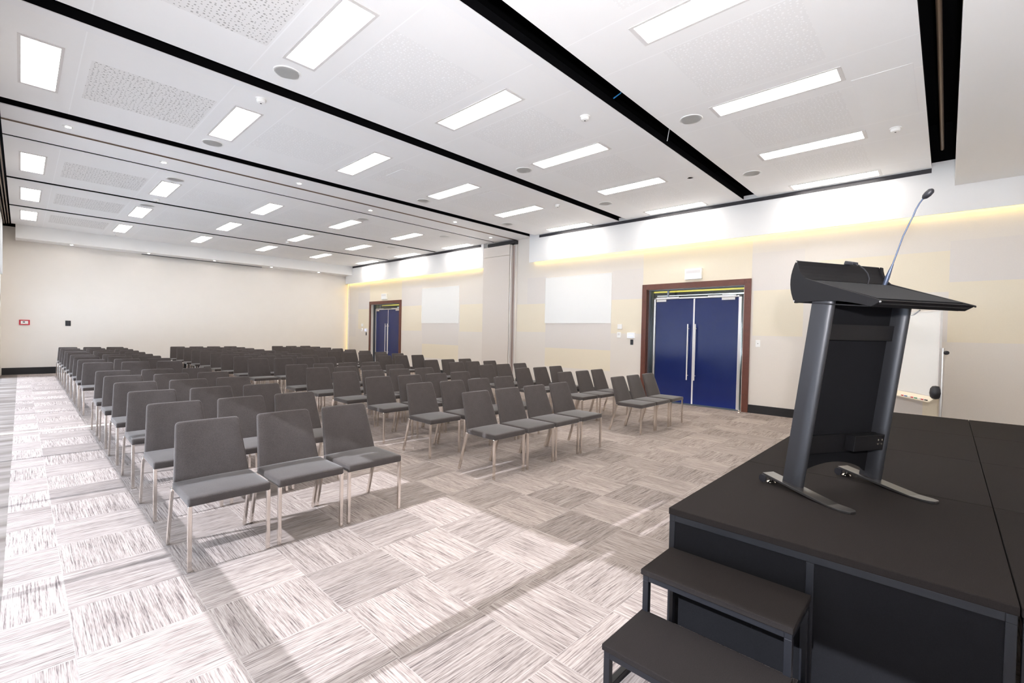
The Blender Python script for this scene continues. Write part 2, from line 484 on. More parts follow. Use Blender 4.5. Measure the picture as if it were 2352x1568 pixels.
for j in range(len(ys) - 1):
    for k in range(len(zs) - 1):
        yc, zc = (ys[j] + ys[j + 1]) / 2, (zs[k] + zs[k + 1]) / 2
        if any(a < yc < b and zc < DOOR_TOP for a, b in DOORS): continue
        mi = 0
        for p in patches:
            if p[0] < yc < p[1] and p[2] < zc < p[3]: mi = p[4]; break
        mb.quad((XR, ys[j], zs[k]), (XR, ys[j], zs[k + 1]), (XR, ys[j + 1], zs[k + 1]), (XR, ys[j + 1], zs[k]), mi)
# reveals and outer skin give the wall its thickness
for a, b in DOORS:
    mb.quad((XR, a, 0), (XR + .12, a, 0), (XR + .12, a, DOOR_TOP), (XR, a, DOOR_TOP))
    mb.quad((XR, b, 0), (XR, b, DOOR_TOP), (XR + .12, b, DOOR_TOP), (XR + .12, b, 0))
    mb.quad((XR, a, DOOR_TOP), (XR + .12, a, DOOR_TOP), (XR + .12, b, DOOR_TOP), (XR, b, DOOR_TOP))
edges = [YN, DOORS[0][0], DOORS[0][1], DOORS[1][0], DOORS[1][1], YF]
for i in range(0, 6, 2):
    mb.quad((XR + .12, edges[i], 0), (XR + .12, edges[i + 1], 0), (XR + .12, edges[i + 1], 5), (XR + .12, edges[i], 5))
for a, b in DOORS:
    mb.quad((XR + .12, a, DOOR_TOP), (XR + .12, b, DOOR_TOP), (XR + .12, b, 5), (XR + .12, a, 5))
tag(obj('wall_right', mb, [MT['wall_a'], MT['wall_b'], MT['wall_c']], recalc=False),
    'right wall clad in pale stone and straw fabric rectangles', 'wall', kind='structure')
tag(obj('wall_far', MB().box(XL - .2, XR + .12, YF, YF + .15, 0, 5.0), MT['far_wall']),
    'plain cream far wall behind the last chairs', 'wall', kind='structure')
tag(obj('wall_near', MB().box(XL - .2, XR + .12, YN - .15, YN, 0, 5.0), MT['far_wall']),
    'plain wall closing the room behind the stage', 'wall', kind='structure')

# ------------------------------------------------------------------ window wall (left)
PITCH_Y = 1.843
M0 = 1.875
mull = [M0 + PITCH_Y * k for k in range(-3, 10)]
mull = [m for m in mull if YN + .1 < m < 18.3]
GAP = (9.16, 9.29)        # unglazed joint where the folding wall meets the window
wl = MB()
wl.box(XL - .2, XL + .02, 18.55, YF, 0, 5.0)
wl.box(XL - .2, XL + .02, YN, YN + .12, 0, 5.0)
wl.box(XL - .25, XL - .1, YN, YF, 4.15, 5.0)
tag(obj('wall_left', wl, MT['far_wall']), 'narrow cream wall strip at the window end by the far corner', 'wall', kind='structure')
edges_y = [YN + .12] + mull + [18.55]
for i in range(len(edges_y) - 1):
    a, b = edges_y[i], edges_y[i + 1]
    w = thing('window_%d' % (i + 1), 'tall tinted window pane with a blind drawn to head height, %s from the stage wall' % (ORD[i]), 'window', kind='structure')
    f = MB()
    lo, hi = (0.06, 0.10) if i < len(edges_y) - 2 else (0.06, 0.06)
    is_gap_right = abs(b - 9.25) < 0.1
    is_gap_left = abs(a - 9.25) < 0.1
    a2 = GAP[1] if is_gap_left else a
    b2 = GAP[0] if is_gap_right else b
    # mullion on the far side of the pane: slim below the transom, broader above
    if not is_gap_right:
        f.box(XL - .06, XL + .02, b - .03, b + .03, 0, .75)
        f.box(XL - .06, XL + .02, b - .06, b + .06, .75, 1.93)
        f.box(XL - .06, XL + .02, b - .10, b + .10, 1.93, 4.2)
    else:
        f.box(XL - .06, XL + .02, b2 - .05, b2, 0, 4.2)
        f.box(XL - .06, XL + .02, GAP[1], GAP[1] + .05, 0, 4.2); f.box(XL - .06, XL + .02, GAP[0], GAP[1], 2.75, 4.2)
    f.box(XL - .06, XL + .02, a2, b2, 0, .03)
    f.box(XL - .05, XL + .02, a2, b2, .715, .79)          # transom
    f.box(XL - .05, XL + .02, a2, b2, 2.07, 2.27)         # blind head rail level
    f.box(XL - .05, XL + .02, a2, b2, 4.1, 4.2)
    obj('frame', f, MT['mullion'], w)
    obj('glass', MB().box(XL - .045, XL - .035, a2, b2, .03, 4.2), MT['window_glass'], w)
    s0 = .135 if not is_gap_left else .06
    s1 = .135 if not is_gap_right else .06
    if a < .5: s0 = .09
    if b < .5: s1 = .09
    obj('blind', MB().box(XL + .03, XL + .04, a2 + s0, b2 - s1, 1.92, 4.18), MT['blind'], w)
    # blind cloth hides everything above 2.8 m at the slits
    obj('blind_cassette', MB().box(XL + .02, XL + .08, a2, b2, 2.8, 4.2), MT['blind'], w)

# curtain rails in the ceiling slot along the windows
for k in range(4):
    x = -0.375 + 0.045 * k
    tag(obj('curtain_rail', MB().box(x, x + .018, YN + .2, 19.0, 4.22 + .01 * k, 4.27 + .01 * k), MT['brown_rail']),
        'bronze curtain rail in the ceiling slot, %s from the window' % ORD[k], 'curtain rail', 'rails along the window slot')

# ------------------------------------------------------------------ ceiling bays
# (name order from the camera) bay: y0, y1, light y0, y1
BAYS = [(0.25, 2.765, 0.895, 2.125), (3.03, 5.62, 3.73, 4.97), (5.84, 8.50, 6.55, 7.79),
        (10.15, 12.93, 10.98, 12.24), (13.05, 15.95, 13.80, 15.10), (16.08, 19.0, 16.60, 17.95)]
BAYNAME = ['nearest', 'second', 'third', 'fourth', 'fifth', 'farthest']
LX = [0.135, 1.985, 3.905, 5.825, 7.735, 9.655]
X0, X1 = -0.19, 9.88
TH = 0.05
for bi, (y0, y1, ly0, ly1) in enumerate(BAYS):
    bay = MB()
    # board with rectangular recesses for the lights: build as grid
    cuts_x = sorted([X0, X1] + [v for x in LX for v in (x - .14, x + .14)] +
                    [v for k in range(5) for v in (LX[k] + .32 + .05, LX[k] + .32 + .05 + 1.14)])
    cuts_y = sorted([y0, y1, ly0, ly1, ly0 + .04, ly1 - .04])
    for i in range(len(cuts_x) - 1):
        for j in range(len(cuts_y) - 1):
            xa, xb, ya, yb = cuts_x[i], cuts_x[i + 1], cuts_y[j], cuts_y[j + 1]
            xc, yc = (xa + xb) / 2, (ya + yb) / 2
            if ly0 < yc < ly1 and any(abs(xc - x) < .14 for x in LX): continue
            mi = 0
            if ly0 + .04 < yc < ly1 - .04:
                for k in range(5):
                    if LX[k] + .37 < xc < LX[k] + .37 + 1.14: mi = 2 if k == 0 else 1
            bay.quad((xa, ya, ZC), (xa, yb, ZC), (xb, yb, ZC), (xb, ya, ZC), mi)
    # light wells
    for x in LX:
        a, b = x - .14, x + .14
        for q in (((a, ly0), (a, ly1)), ((a, ly1), (b, ly1)), ((b, ly1), (b, ly0)), ((b, ly0), (a, ly0))):
            (xa, ya), (xb, yb) = q
            bay.quad((xa, ya, ZC), (xb, yb, ZC), (xb, yb, ZC + .05), (xa, ya, ZC + .05), 3)
    # upstands round the bay and proud metal edge
    bay.quad((X0, y0, ZC), (X1, y0, ZC), (X1, y0, ZC + .10), (X0, y0, ZC + .10), 4)
    bay.quad((X0, y1, ZC), (X0, y1, ZC + .10), (X1, y1, ZC + .10), (X1, y1, ZC), 4)
    bay.quad((X0, y0, ZC), (X0, y0, ZC + .10), (X0, y1, ZC + .10), (X0, y1, ZC), 3)
    bay.quad((X1, y0, ZC), (X1, y1, ZC), (X1, y1, ZC + .10), (X1, y0, ZC + .10), 3)
    bay.quad((X0, y0, ZC + .10), (X1, y0, ZC + .10), (X1, y1, ZC + .10), (X0, y1, ZC + .10), 4)
    if bi > 0:
        bay.box(X0, X1, y0, y0 + .13, ZC - .008, ZC - .001, 3)
    tag(obj('ceiling', bay, [MT['ceiling'], MT['perf'], MT['perf_dark'], MT['ceil_edge'], MT['void']], recalc=False),
        'white ceiling bay with perforated squares, %s' % ('%s from the stage end' % BAYNAME[bi] if bi else 'nearest the stage'), 'ceiling', kind='structure')
# middle strip between the bays with the folding-wall track
mid = MB()
for (a, b) in ((8.76, 9.335), (9.405, 10.10)):
    mid.box(X0, XR - .02, a, b, ZC, ZC + .012)
    mid.box(X0, XR - .02, a + .002, b - .002, ZC + .012, ZC + .09, 1)
tag(obj('ceiling', mid, [MT['ceil_edge'], MT['void']]), 'plain ceiling strip with small round downlights above the folding wall track', 'ceiling', kind='structure')
tr = MB(); tr.box(X0, XR - .02, 9.335, 9.355, ZC - .004, ZC + .05); tr.box(X0, XR - .02, 9.385, 9.405, ZC - .004, ZC + .05)
tag(obj('trim_1', tr, MT['brown_rail']), 'dark twin rail of the folding wall set in the ceiling', 'trim', kind='structure')
# void above everything
vd = MB()
vd.quad((-.62, YN, 4.98), (-.62, YF, 4.98), (XR, YF, 4.98), (XR, YN, 4.98))
vd.quad((XR - .01, YN, ZC + .06), (XR - .01, YF, ZC + .06), (XR - .01, YF, 4.98), (XR - .01, YN, 4.98))
vd.quad((-.5, YN, ZC + .08), (-.5, YN, 4.98), (-.5, YF, 4.98), (-.5, YF, ZC + .08))
vd.quad((-.5, YF - .01, ZC), (-.5, YF - .01, 4.98), (XR, YF - .01, 4.98), (XR, YF - .01, ZC))
tag(obj('ceiling', vd, MT['void'], recalc=False), 'black void above the ceiling slots', 'ceiling', kind='structure')
# bulkheads at both ends
bk = MB(); bk.box(-.11, 10.0, 19.0, YF, 3.88, 4.27)
tag(obj('ceiling', bk, MT['white'], bevel=.004), 'dropped white bulkhead along the far wall with downlights', 'ceiling', kind='structure')
bk = MB(); bk.box(-.11, 9.915, YN, -0.02, 3.93, 4.6)
tag(obj('ceiling', bk, MT['white'], bevel=.004), 'dropped white bulkhead over the stage', 'ceiling', kind='structure')
tag(obj('trim_2', MB().box(2.75, 6.45, 19.55, 19.64, 3.868, 3.879), MT['black_trim']), 'dark slot of the projection screen in the far bulkhead', 'trim', kind='structure')

# ------------------------------------------------------------------ right fascia with cove lighting
def fascia(y0, y1, idx):
    f = MB()
    f.box(XF, XF + .025, y0, y1, 3.52, 4.20)
    f.box(XF, XR - .002, y0, y1, 4.20, 4.34)
    f.box(XF + .02, XR - .002, y1 - .025, y1, 3.56, 4.20)
    f.box(XF + .02, XR - .002, y0, y0 + .025, 3.56, 4.20)
    tag(obj('trim_%d' % idx, f, MT['fascia']), 'white cove fascia on the right wall, %s the column' % ('stage side of' if y0 < 5 else 'far side of'), 'trim', kind='structure')
    c = MB(); c.box(XR - .045, XR - .025, y0 + .1, y1 - .1, 3.575, 3.59)
    tag(obj('cove_light', c, MT['cove']), 'warm yellow light strip hidden behind the white fascia, %s the column' % ('stage side of' if y0 < 5 else 'far side of'), 'light', 'cove lights on the right wall')
fascia(YN + .02, 8.73, 3)
fascia(10.64, 19.60, 4)
for k, (a, b) in enumerate(((0.25, 8.36), (10.75, 18.95))):
    lv = MB()
    lv.box(XF - .012, XF - .001, a, b, 4.185, 4.255)
    for q in range(6):
        z = 4.19 + q * .0105
        lv.box(XF - .018, XF - .012, a, b, z, z + .005)
    tag(obj('trim_%d' % (5 + k), lv, MT['louvre']), 'dark ribbed air slot between fascia and ceiling, %s the column' % ('stage side of' if k == 0 else 'far side of'), 'trim', kind='structure')
# far corner cove down the wall
cv = MB(); cv.box(10.0, XR - .002, YF - .16, YF - .13, .2, 3.88)
tag(obj('trim_7', cv, MT['far_wall']), 'cream return strip in the far right corner', 'trim', kind='structure')
tag(obj('cove_light', MB().box(10.03, 10.05, YF - .08, YF - .06, .3, 3.8), MT['cove_dim']),
    'upright warm light strip in the far right corner', 'light', 'cove lights on the right wall')

# column / folding wall pocket
cl = MB()
cl.box(XF, XR - .002, 9.50, 10.63, 0, 3.815); cl.box(XF, XR - .002, 9.50, 10.63, 3.823, 4.13)
tag(obj('column', cl, MT['column'], bevel=.003), 'grey beige pocket column on the right wall', 'column', kind='structure')
jb = MB(); jb.box(XF + .012, XR - .002, 9.455, 9.485, 0, 4.12); jb.box(XF + .07, XR - .002, 9.325, 9.35, 0, 4.12); jb.box(XF + .09, XR - .002, 9.35, 9.455, 0, 4.1, 1)
tag(obj('trim_8', jb, [MT['alu_pale'], MT['jamb_brown']], bevel=.002), 'upright jamb of the folding wall beside the column', 'trim', kind='structure')
jd = MB(); jd.box(XF + .02, XR - .004, 9.4855, 9.4995, 0, 4.13); jd.box(XF + .064, XF + .0695, 9.323, 9.327, 0, 4.13); jd.box(XF - .0, XR - .004, 9.30, 10.45, 4.135, 4.235)
tag(obj('trim_9', jd, MT['black_trim']), 'black shadow joints around the folding wall jamb', 'trim', kind='structure')

# baseboards
bb = MB(); bb.box(XR - .018, XR - .001, YN + .02, 2.885, 0, .165); bb.box(XR - .018, XR - .001, 5.265, 9.29, 0, .165); bb.box(XR - .018, XR - .001, 10.65, 15.35, 0, .165); bb.box(XR - .018, XR - .001, 17.74, YF - .17, 0, .165)
tag(obj('baseboard_right', bb, MT['black_trim'], bevel=.002), 'black skirting along the right wall', 'baseboard', kind='structure')
bb = MB(); bb.box(-.38, XR - .1, YF - .018, YF - .001, 0, .20)
tag(obj('baseboard_far', bb, MT['black_trim'], bevel=.002), 'black skirting along the far wall', 'baseboard', kind='structure')

# ------------------------------------------------------------------ doors
def door(idx, yc, lab):
    d = thing('door_%d' % idx, lab, 'door', (0, yc, 0), kind='structure')
    w = MB()
    w.box(XR - .035, XR + .10, -1.185, -1.062, 0, 2.70); w.box(XR - .035, XR + .10, 1.075, 1.185, 0, 2.70); w.box(XR - .035, XR + .10, -1.062, 1.075, 2.577, 2.70)
    sur = obj('surround', w, MT['wood'], d, bevel=.003, label='dark red brown wooden door surround')
    st = MB()
    for s in (-1.123, 1.13):
        for z in (.35, 1.0, 1.65, 2.3):
            for q in (-.022, .022): st.lathe([(.004, 0), (.004, .002)], (0, 0, 0), 8)
    # screw heads as small dark discs on the surround face
    sc = MB()
    for yy in (-1.123, 1.13):
        for z in (.35, 1.0, 1.65, 2.3, 2.63):
            for q in (-.024, .024):
                sc.prism([(.006 * math.cos(t * PI / 4), .006 * math.sin(t * PI / 4)) for t in range(8)], (XR - .0365, yy + q, z), (0, 1, 0), (0, 0, 1), (1, 0, 0), .003)
    obj('screw_heads', sc, MT['black_trim'], sur)
    j = MB(); j.box(XR + .10, XR + .30, 1.055, 1.075, 0, 2.577); j.box(XR + .10, XR + .30, -1.062, -1.045, 0, 2.577); j.box(XR + .10, XR + .30, -1.045, 1.055, 2.56, 2.577)
    j.box(XR + .105, XR + .115, 1.045, 1.056, 0, 2.56); j.box(XR + .19, XR + .20, 1.045, 1.056, 0, 2.56)
    obj('jamb', j, MT['jamb'], d)
    xd = XR + .17
    f = MB(); f.box(xd - .03, xd + .05, .925, .965, 0, 2.385); f.box(xd - .03, xd + .05, -.965, -.915, 0, 2.385); f.box(xd - .03, xd + .05, -.965, .965, 2.357, 2.388)
    obj('frame', f, MT['alu'], d, bevel=.002)
    for s, nm in ((1, 'left'), (-1, 'right')):
        ya, yb = (.045, .922) if s > 0 else (-.912, .012)
        lf = obj('leaf', MB().box(xd, xd + .045, ya, yb, .008, 2.352), MT['blue'], d, bevel=.002)
        edge = MB()
        if s > 0: edge.box(xd - .004, xd + .046, .012, .045, .008, 2.352)
        else: edge.box(xd - .004, xd + .046, -.914, -.900, .008, 2.352)
        obj('edge_strip', edge, MT['alu_pale'], lf)
        yh = .135 if s > 0 else -.03
        hd = MB(); hd.tube([(xd - .065, yh, .54), (xd - .065, yh, 1.785)], .014, 14)
        for z in (.64, 1.685): hd.tube([(xd - .065, yh, z), (xd + .002, yh, z)], .009, 10)
        obj('handle', hd, MT['alu_pale'], lf, smooth=True)
        y1_, y2_ = (.90, .36) if s > 0 else (-.86, -.28)
        cb = MB(); cb.box(xd - .05, xd - .012, min(y1_, y2_), max(y1_, y2_), 2.372, 2.402)
        obj('closer_arm', cb, MT['alu_pale'], lf, bevel=.003)
        bx = MB()
        q0, q1 = (.66, .90) if s > 0 else (-.84, -.57)
        bx.box(xd - .045, xd, q0, q1, 2.295, 2.352)
        cbx = obj('closer_body', bx, MT['chrome'], lf, bevel=.004)
    g = MB(); g.box(xd + .0, xd + .008, -1.045, 1.055, 2.39, 2.56); g.box(xd, xd + .008, -1.045, -.967, 0, 2.385); g.box(xd, xd + .008, .967, 1.055, 0, 2.385)
    obj('glass', g, MT['door_glass'], d)
    mu = MB(); mu.box(xd - .005, xd + .02, .62, .66, 2.39, 2.56)
    obj('transom_post', mu, MT['jamb'], d)
    # passage seen through the glass
    c = MB(); c.box(XR + .32, XR + 3.2, -2.0, 2.0, -.1, -.001); c.box(XR + 3.0, XR + 3.2, -2.0, 2.0, 0, 3.6); c.box(XR + .32, XR + 3.2, -2.0, -1.9, 0, 3.6); c.box(XR + .32, XR + 3.2, 1.9, 2.0, 0, 3.6); c.box(XR + .13, XR + 3.2, -2.0, 2.0, 3.4, 3.6)
    c.box(XR + .125, XR + .3, -2.0, -1.07, 0, 3.4); c.box(XR + .125, XR + .3, 1.08, 2.0, 0, 3.4); c.box(XR + .125, XR + .3, -1.07, 1.08, 2.58, 3.4)
    obj('passage', c, MT['corridor'], d)
    yb = MB(); yb.box(XR + 1.0, XR + 1.05, -1.9, 1.9, 2.592, 2.95)
    obj('passage_lintel', yb, MT['yellow'], d)
    tl = MB(); tl.box(XR + 1.6, XR + 1.66, -1.6, 1.6, 2.565, 2.573); tl.box(XR + 2.4, XR + 2.43, -1.8, .2, 2.62, 2.63)
    obj('passage_light', tl, MT['tube'], d)
    obj('passage_light', MB().box(XR + .40, XR + .60, -1.7, 1.7, 3.1, 3.13), MT['lintel_fill'], d)  # unseen light added above the door head to brighten the yellow lintel
    pw = MB(); pw.box(XR + 2.96, XR + 2.99, -1.88, -1.1, .9, 1.9)
    obj('passage_window', pw, MT['tube'], d)
    return d
door(1, 4.075, 'navy double door with tall pull handles in dark wood surround near the stage')
door(2, 16.55, 'distant navy double door in dark wood surround near the far corner')
st = MB(); st.lathe([(.028, 0), (.026, .012), (.016, .02), (.016, .035), (.02, .045), (.012, .055)], (9.87, 3.0, 0), 16)
tag(obj('door_stop', st, MT['chrome'], smooth=True), 'small steel door stop on the carpet by the near door', 'door stop')

# white wall panels used as screens
for (a, b, lab) in ((6.11, 8.21, 'white rectangular projection panel on the wall left of the near door'), (11.95, 14.03, 'smaller looking distant white projection panel right of the far door')):
    t = thing('wall_screen', lab, 'screen', (XR, (a + b) / 2, 1.81), group='white wall panels')
    h = (b - a) / 2
    obj('panel', MB().box(-.012, -.002, -h, h, 0, 1.24), MT['board'], t, bevel=.002)
    fr = MB(); fr.box(-.016, -.001, -h - .008, -h, -.008, 1.248); fr.box(-.016, -.001, h, h + .008, -.008, 1.248); fr.box(-.016, -.001, -h, h, -.008, 0); fr.box(-.016, -.001, -h, h, 1.24, 1.248)
    obj('frame', fr, MT['plastic_w'], t)

# ------------------------------------------------------------------ small wall devices
def wall_box(name, label, cat, y, z, w, h, d, m, group=None, inner=None):
    t = thing(name, label, cat, (XR, y, z), group=group)
    obj('housing', MB().box(-d, -.001, -w / 2, w / 2, -h / 2, h / 2), m, t, bevel=.004)
    if inner:
        nm, mi, iw, ih, oy, oz = inner
        obj(nm, MB().box(-d - .003, -d + .001, oy - iw / 2, oy + iw / 2, oz - ih / 2, oz + ih / 2), mi, t)
    return t
for yc, side in ((4.075, 'near'), (16.55, 'far')):
    t = wall_box('emergency_light', 'white box shaped emergency light above the %s door' % side, 'emergency light', yc + (-.02 if side == 'near' else 0), 2.87, .37, .23, .07, MT['plastic_w'], 'emergency lights over the doors',
                 ('lens', MT['plastic_g'], .30, .06, 0, .05))
    off = yc - 4.075
    wall_box('wall_sensor', 'square white wall sensor, uppermost beside the %s door' % side, 'sensor', 5.84 + off, 1.715, .12, .12, .035, MT['plastic_w'], 'controls beside the doors')
    wall_box('light_switch', 'small white thermostat below the wall sensor by the %s door' % side, 'thermostat', 5.86 + off, 1.515, .10, .135, .03, MT['plastic_w'], 'controls beside the doors', ('display', MT['plastic_g'], .06, .05, 0, .012))
    tp = wall_box('touch_panel', 'white framed touch panel with lilac screen by the %s door' % side, 'touch panel', 5.53 + off, 1.505, .215, .14, .03, MT['plastic_w'], 'controls beside the doors', ('display', MT['screen'], .155, .105, .005, 0))
    ik = MB()
    for q in range(5): ik.box(-.036, -.0335, .05 - q * .024, .062 - q * .024 - .002, -.012 + .004 * (q % 2), .016)
    obj('lettering', ik, MT['screen_ink'], tp)
    wall_box('power_outlet', 'black wall socket plate below the %s touch panel' % side, 'socket', 5.515 + off, 1.345, .075, .125, .012, MT['plastic_b'], 'controls beside the doors', ('socket_face', MT['louvre'], .03, .07, 0, 0))
wall_box('light_switch', 'single white switch plate right of the near door', 'switch', 2.74, 1.395, .085, .135, .012, MT['plastic_w'], None, ('rocker', MT['plastic_b'], .012, .014, 0, 0))
t = thing('fire_call_point', 'red framed fire call point on the far wall', 'fire alarm', (0.07, YF, 1.52))
fr = MB(); fr.box(-.11, .11, -.03, -.001, -.075, .075); obj('housing', fr, MT['red'], t, bevel=.004)
obj('glass', MB().box(-.075, .075, -.034, -.028, -.045, .045), MT['plastic_w'], t)
obj('emblem', MB().box(-.035, .01, -.036, -.033, -.005, .025), MT['louvre'], t)
t = thing('power_outlet', 'black socket plate on the far wall beside the red call point', 'socket', (.99, YF, 1.52))
obj('housing', MB().box(-.06, .06, -.015, -.001, -.08, .08), MT['plastic_b'], t, bevel=.003)
obj('socket_face', MB().box(-.03, .03, -.018, -.014, -.04, .04), MT['louvre'], t)

# ------------------------------------------------------------------ ceiling fixtures
PLACE = ['by the window', 'second from the window', 'third from the window', 'third from the right wall', 'second from the right wall', 'by the right wall']
proto = None
for bi, (y0, y1, ly0, ly1) in enumerate(BAYS):
    me_f = me_d = None
    for xi, x in enumerate(LX):
        lab = 'glowing rectangular ceiling light %s in the %s ceiling bay' % (PLACE[xi], BAYNAME[bi])
        L = ly1 - ly0
        if me_f is None:
            fr = MB()
            fr.box(-.165, -.139, -L / 2 - .04, L / 2 + .04, -.006, -.001); fr.box(.139, .165, -L / 2 - .04, L / 2 + .04, -.006, -.001)
            fr.box(-.139, .139, -L / 2 - .04, -L / 2, -.006, -.001); fr.box(-.139, .139, L / 2, L / 2 + .04, -.006, -.001)
            me_f = fr.mesh('frame', MT['plastic_g'])
            c = .03
            hw, hl = .139, L / 2 - .002
            pl = [(-hw + c, -hl), (hw - c, -hl), (hw, -hl + c), (hw, hl - c), (hw - c, hl), (-hw + c, hl), (-hw, hl - c), (-hw, -hl + c)]
            dm = MB(); dm.prism(pl, (0, 0, .006), (1, 0, 0), (0, 1, 0), (0, 0, 1), .02)
            me_d = dm.mesh('diffuser', MT['light'])
        t = thing('ceiling_light', lab, 'ceiling light', (x, (ly0 + ly1) / 2, ZC), group='rectangular ceiling lights')
        link('frame', me_f, t); link('diffuser', me_d, t)

def downlight(x, y, z, lab, grp):
    t = thing('downlight', lab, 'downlight', (x, y, z), group=grp)
    rg = MB(); rg.lathe([(.062, -.006), (.062, -.001), (.045, -.001), (.045, -.006)], (0, 0, 0), 20)
    obj('trim_ring', rg, MT['plastic_w'], t, smooth=True)
    lp = MB(); lp.lathe([(.034, -.008), (.034, -.004)], (0, 0, 0), 20)
    obj('lamp', lp, MT['down'], t)
for k, (x, y) in enumerate(((.45, 9.04), (1.65, 9.70), (3.62, 9.04), (5.51, 9.74), (7.45, 9.05), (9.32, 9.70))):
    downlight(x, y, ZC, 'tiny round downlight beside the folding wall track, %s from the window' % ORD[k], 'downlights by the folding wall track')
for k, x in enumerate((1.04, 2.88, 4.76, 6.68, 8.54)):
    downlight(x, 19.22, 3.88, 'tiny round downlight in the far bulkhead, %s from the window' % ORD[k], 'downlights in the far bulkhead')

spk = [(1.965, 5.26, 'second bay beside the second light'), (5.82, 2.44, 'nearest bay beside the third light from the right'), (8.38, 2.45, 'nearest bay by the right wall'), (5.82, 5.28, 'second bay in the middle'), (8.40, 5.29, 'second bay towards the right wall'),
       (1.97, 8.10, 'third bay towards the window'), (5.83, 8.13, 'third bay in the middle'), (8.42, 8.17, 'third bay towards the right wall'), (1.985, 10.66, 'fourth bay towards the window'), (5.83, 10.66, 'fourth bay in the middle'),
       (8.4, 10.66, 'fourth bay towards the right wall'), (1.985, 13.45, 'fifth bay towards the window'), (5.83, 13.45, 'fifth bay in the middle'), (8.4, 13.45, 'fifth bay towards the right wall')]
sp_ring = MB().lathe([(.135, -.009), (.14, -.001), (.122, -.001), (.122, -.009)], (0, 0, 0), 32).mesh('rim', MT['plastic_w'], smooth=True)
sp_gr = MB().lathe([(.122, -.006), (.122, -.002)], (0, 0, 0), 32).mesh('grille', MT['grille'])
for x, y, w in spk:
    t = thing('ceiling_speaker', 'flat round speaker grille in the %s' % w, 'speaker', (x, y, ZC), group='ceiling speakers')
    link('rim', sp_ring, t); link('grille', sp_gr, t)
sm_b = MB().lathe([(.062, -.012), (.062, -.001)], (0, 0, 0), 24).mesh('base', MT['plastic_w'], smooth=True)
sm_d = MB().lathe([(.02, -.055), (.044, -.048), (.052, -.03), (.050, -.012)], (0, 0, 0), 24).mesh('dome', MT['plastic_w'], smooth=True)
sm_e = MB().lathe([(.010, -.058), (.012, -.053)], (0, 0, 0), 10).mesh('sensor', MT['plastic_b'])
for x, y, w in ((1.98, 6.10, 'third bay above the second light'), (4.886, 3.41, 'second bay near the wide dark slot'), (7.76, .56, 'nearest bay close to its stage edge'), (2.02, 12.62, 'fourth bay towards the window'), (7.85, 6.13, 'third bay near the right wall'), (1.95, 18.3, 'farthest bay near the far bulkhead'), (5.8, 15.35, 'fifth bay in the middle')):
    t = thing('smoke_detector', 'white domed smoke detector in the %s' % w, 'smoke detector', (x, y, ZC), group='smoke detectors')
    link('base', sm_b, t); dm = link('dome', sm_d, t); link('sensor', sm_e, dm)
t = thing('sprinkler', 'small white ring in the second bay near the wide dark slot end', 'sprinkler', (7.95, 3.32, ZC))
obj('rim', MB().lathe([(.05, -.006), (.055, -.001), (.04, -.001), (.04, -.006)], (0, 0, 0), 20), MT['plastic_g'], t, smooth=True)
obj('cap', MB().lathe([(.036, -.005), (.038, -.001)], (0, 0, 0), 20), MT['plastic_w'], t)
# access hatches
for (xa, xb, ya, yb, w) in ((6.05, 7.35, .32, .82, 'nearest bay beside the stage edge'), (4.45, 5.05, 6.85, 7.35, 'third bay in the middle'), (6.3, 6.85, 6.5, 6.95, 'third bay towards the right wall')):
    hm = MB(); t_ = .006
    hm.box(xa, xb, ya, yb, ZC - .004, ZC - .0005)
    o = tag(obj('access_hatch', hm, MT['ceil_edge'], bevel=.001), 'flush white access hatch in the %s' % w, 'hatch', 'ceiling access hatches')

# services inside the open ceiling slots
def pipe(x0, x1, y, z, r, m, lab, nm='pipe'):
    tag(obj(nm, MB().tube([(x0, y, z), (x1, y, z)], r, 12), m, smooth=True), lab, 'pipe')
pipe(-.2, 10.0, 2.86, 4.45, .032, MT['pipe'], 'long dark pipe inside the wide ceiling slot')
pipe(.4, 9.55, .13, 4.42, .022, MT['brown_rail'], 'thin bronze pipe inside the slot beside the stage bulkhead')
hg = MB()
k = 0
for x in (2.7, 3.9, 4.6, 5.2, 5.9, 6.5, 7.2, 8.0, 8.8):
    tag(obj('hanger_rod', MB().tube([(x, 2.86, 4.47), (x, 2.86, 4.97)], .004, 6), MT['alu']),
        'thin hanger wire holding the slot pipe, %s from the window' % ORD[k], 'hanger', 'hanger wires in the wide slot'); k += 1
tag(obj('cable', MB().tube([(4.85, 2.98, 4.33), (4.92, 2.93, 4.40), (4.98, 2.90, 4.52), (5.0, 2.86, 4.7)], .007, 8), MT['cable_blue'], smooth=True), 'blue data cable in the wide ceiling slot', 'cable')
tag(obj('cable', MB().tube([(6.35, 3.0, 4.30), (6.32, 2.95, 4.5), (6.28, 2.88, 4.62), (6.25, 2.85, 4.8)], .005, 8), MT['plastic_w'], smooth=True), 'white cable in the wide ceiling slot', 'cable')
tag(obj('indicator_lamp', MB().lathe([(.008, 0), (.012, .012), (.006, .02)], (6.05, 2.84, 4.395), 10), MT['led']), 'tiny glowing indicator lamp in the wide ceiling slot', 'lamp')
tag(obj('air_duct', MB().tube([(3.5, -.6, 4.75), (5.2, .18, 4.72), (6.1, 1.0, 4.75)], .13, 16), MT['pipe'], smooth=True), 'dark round air duct above the slot by the stage bulkhead', 'duct')

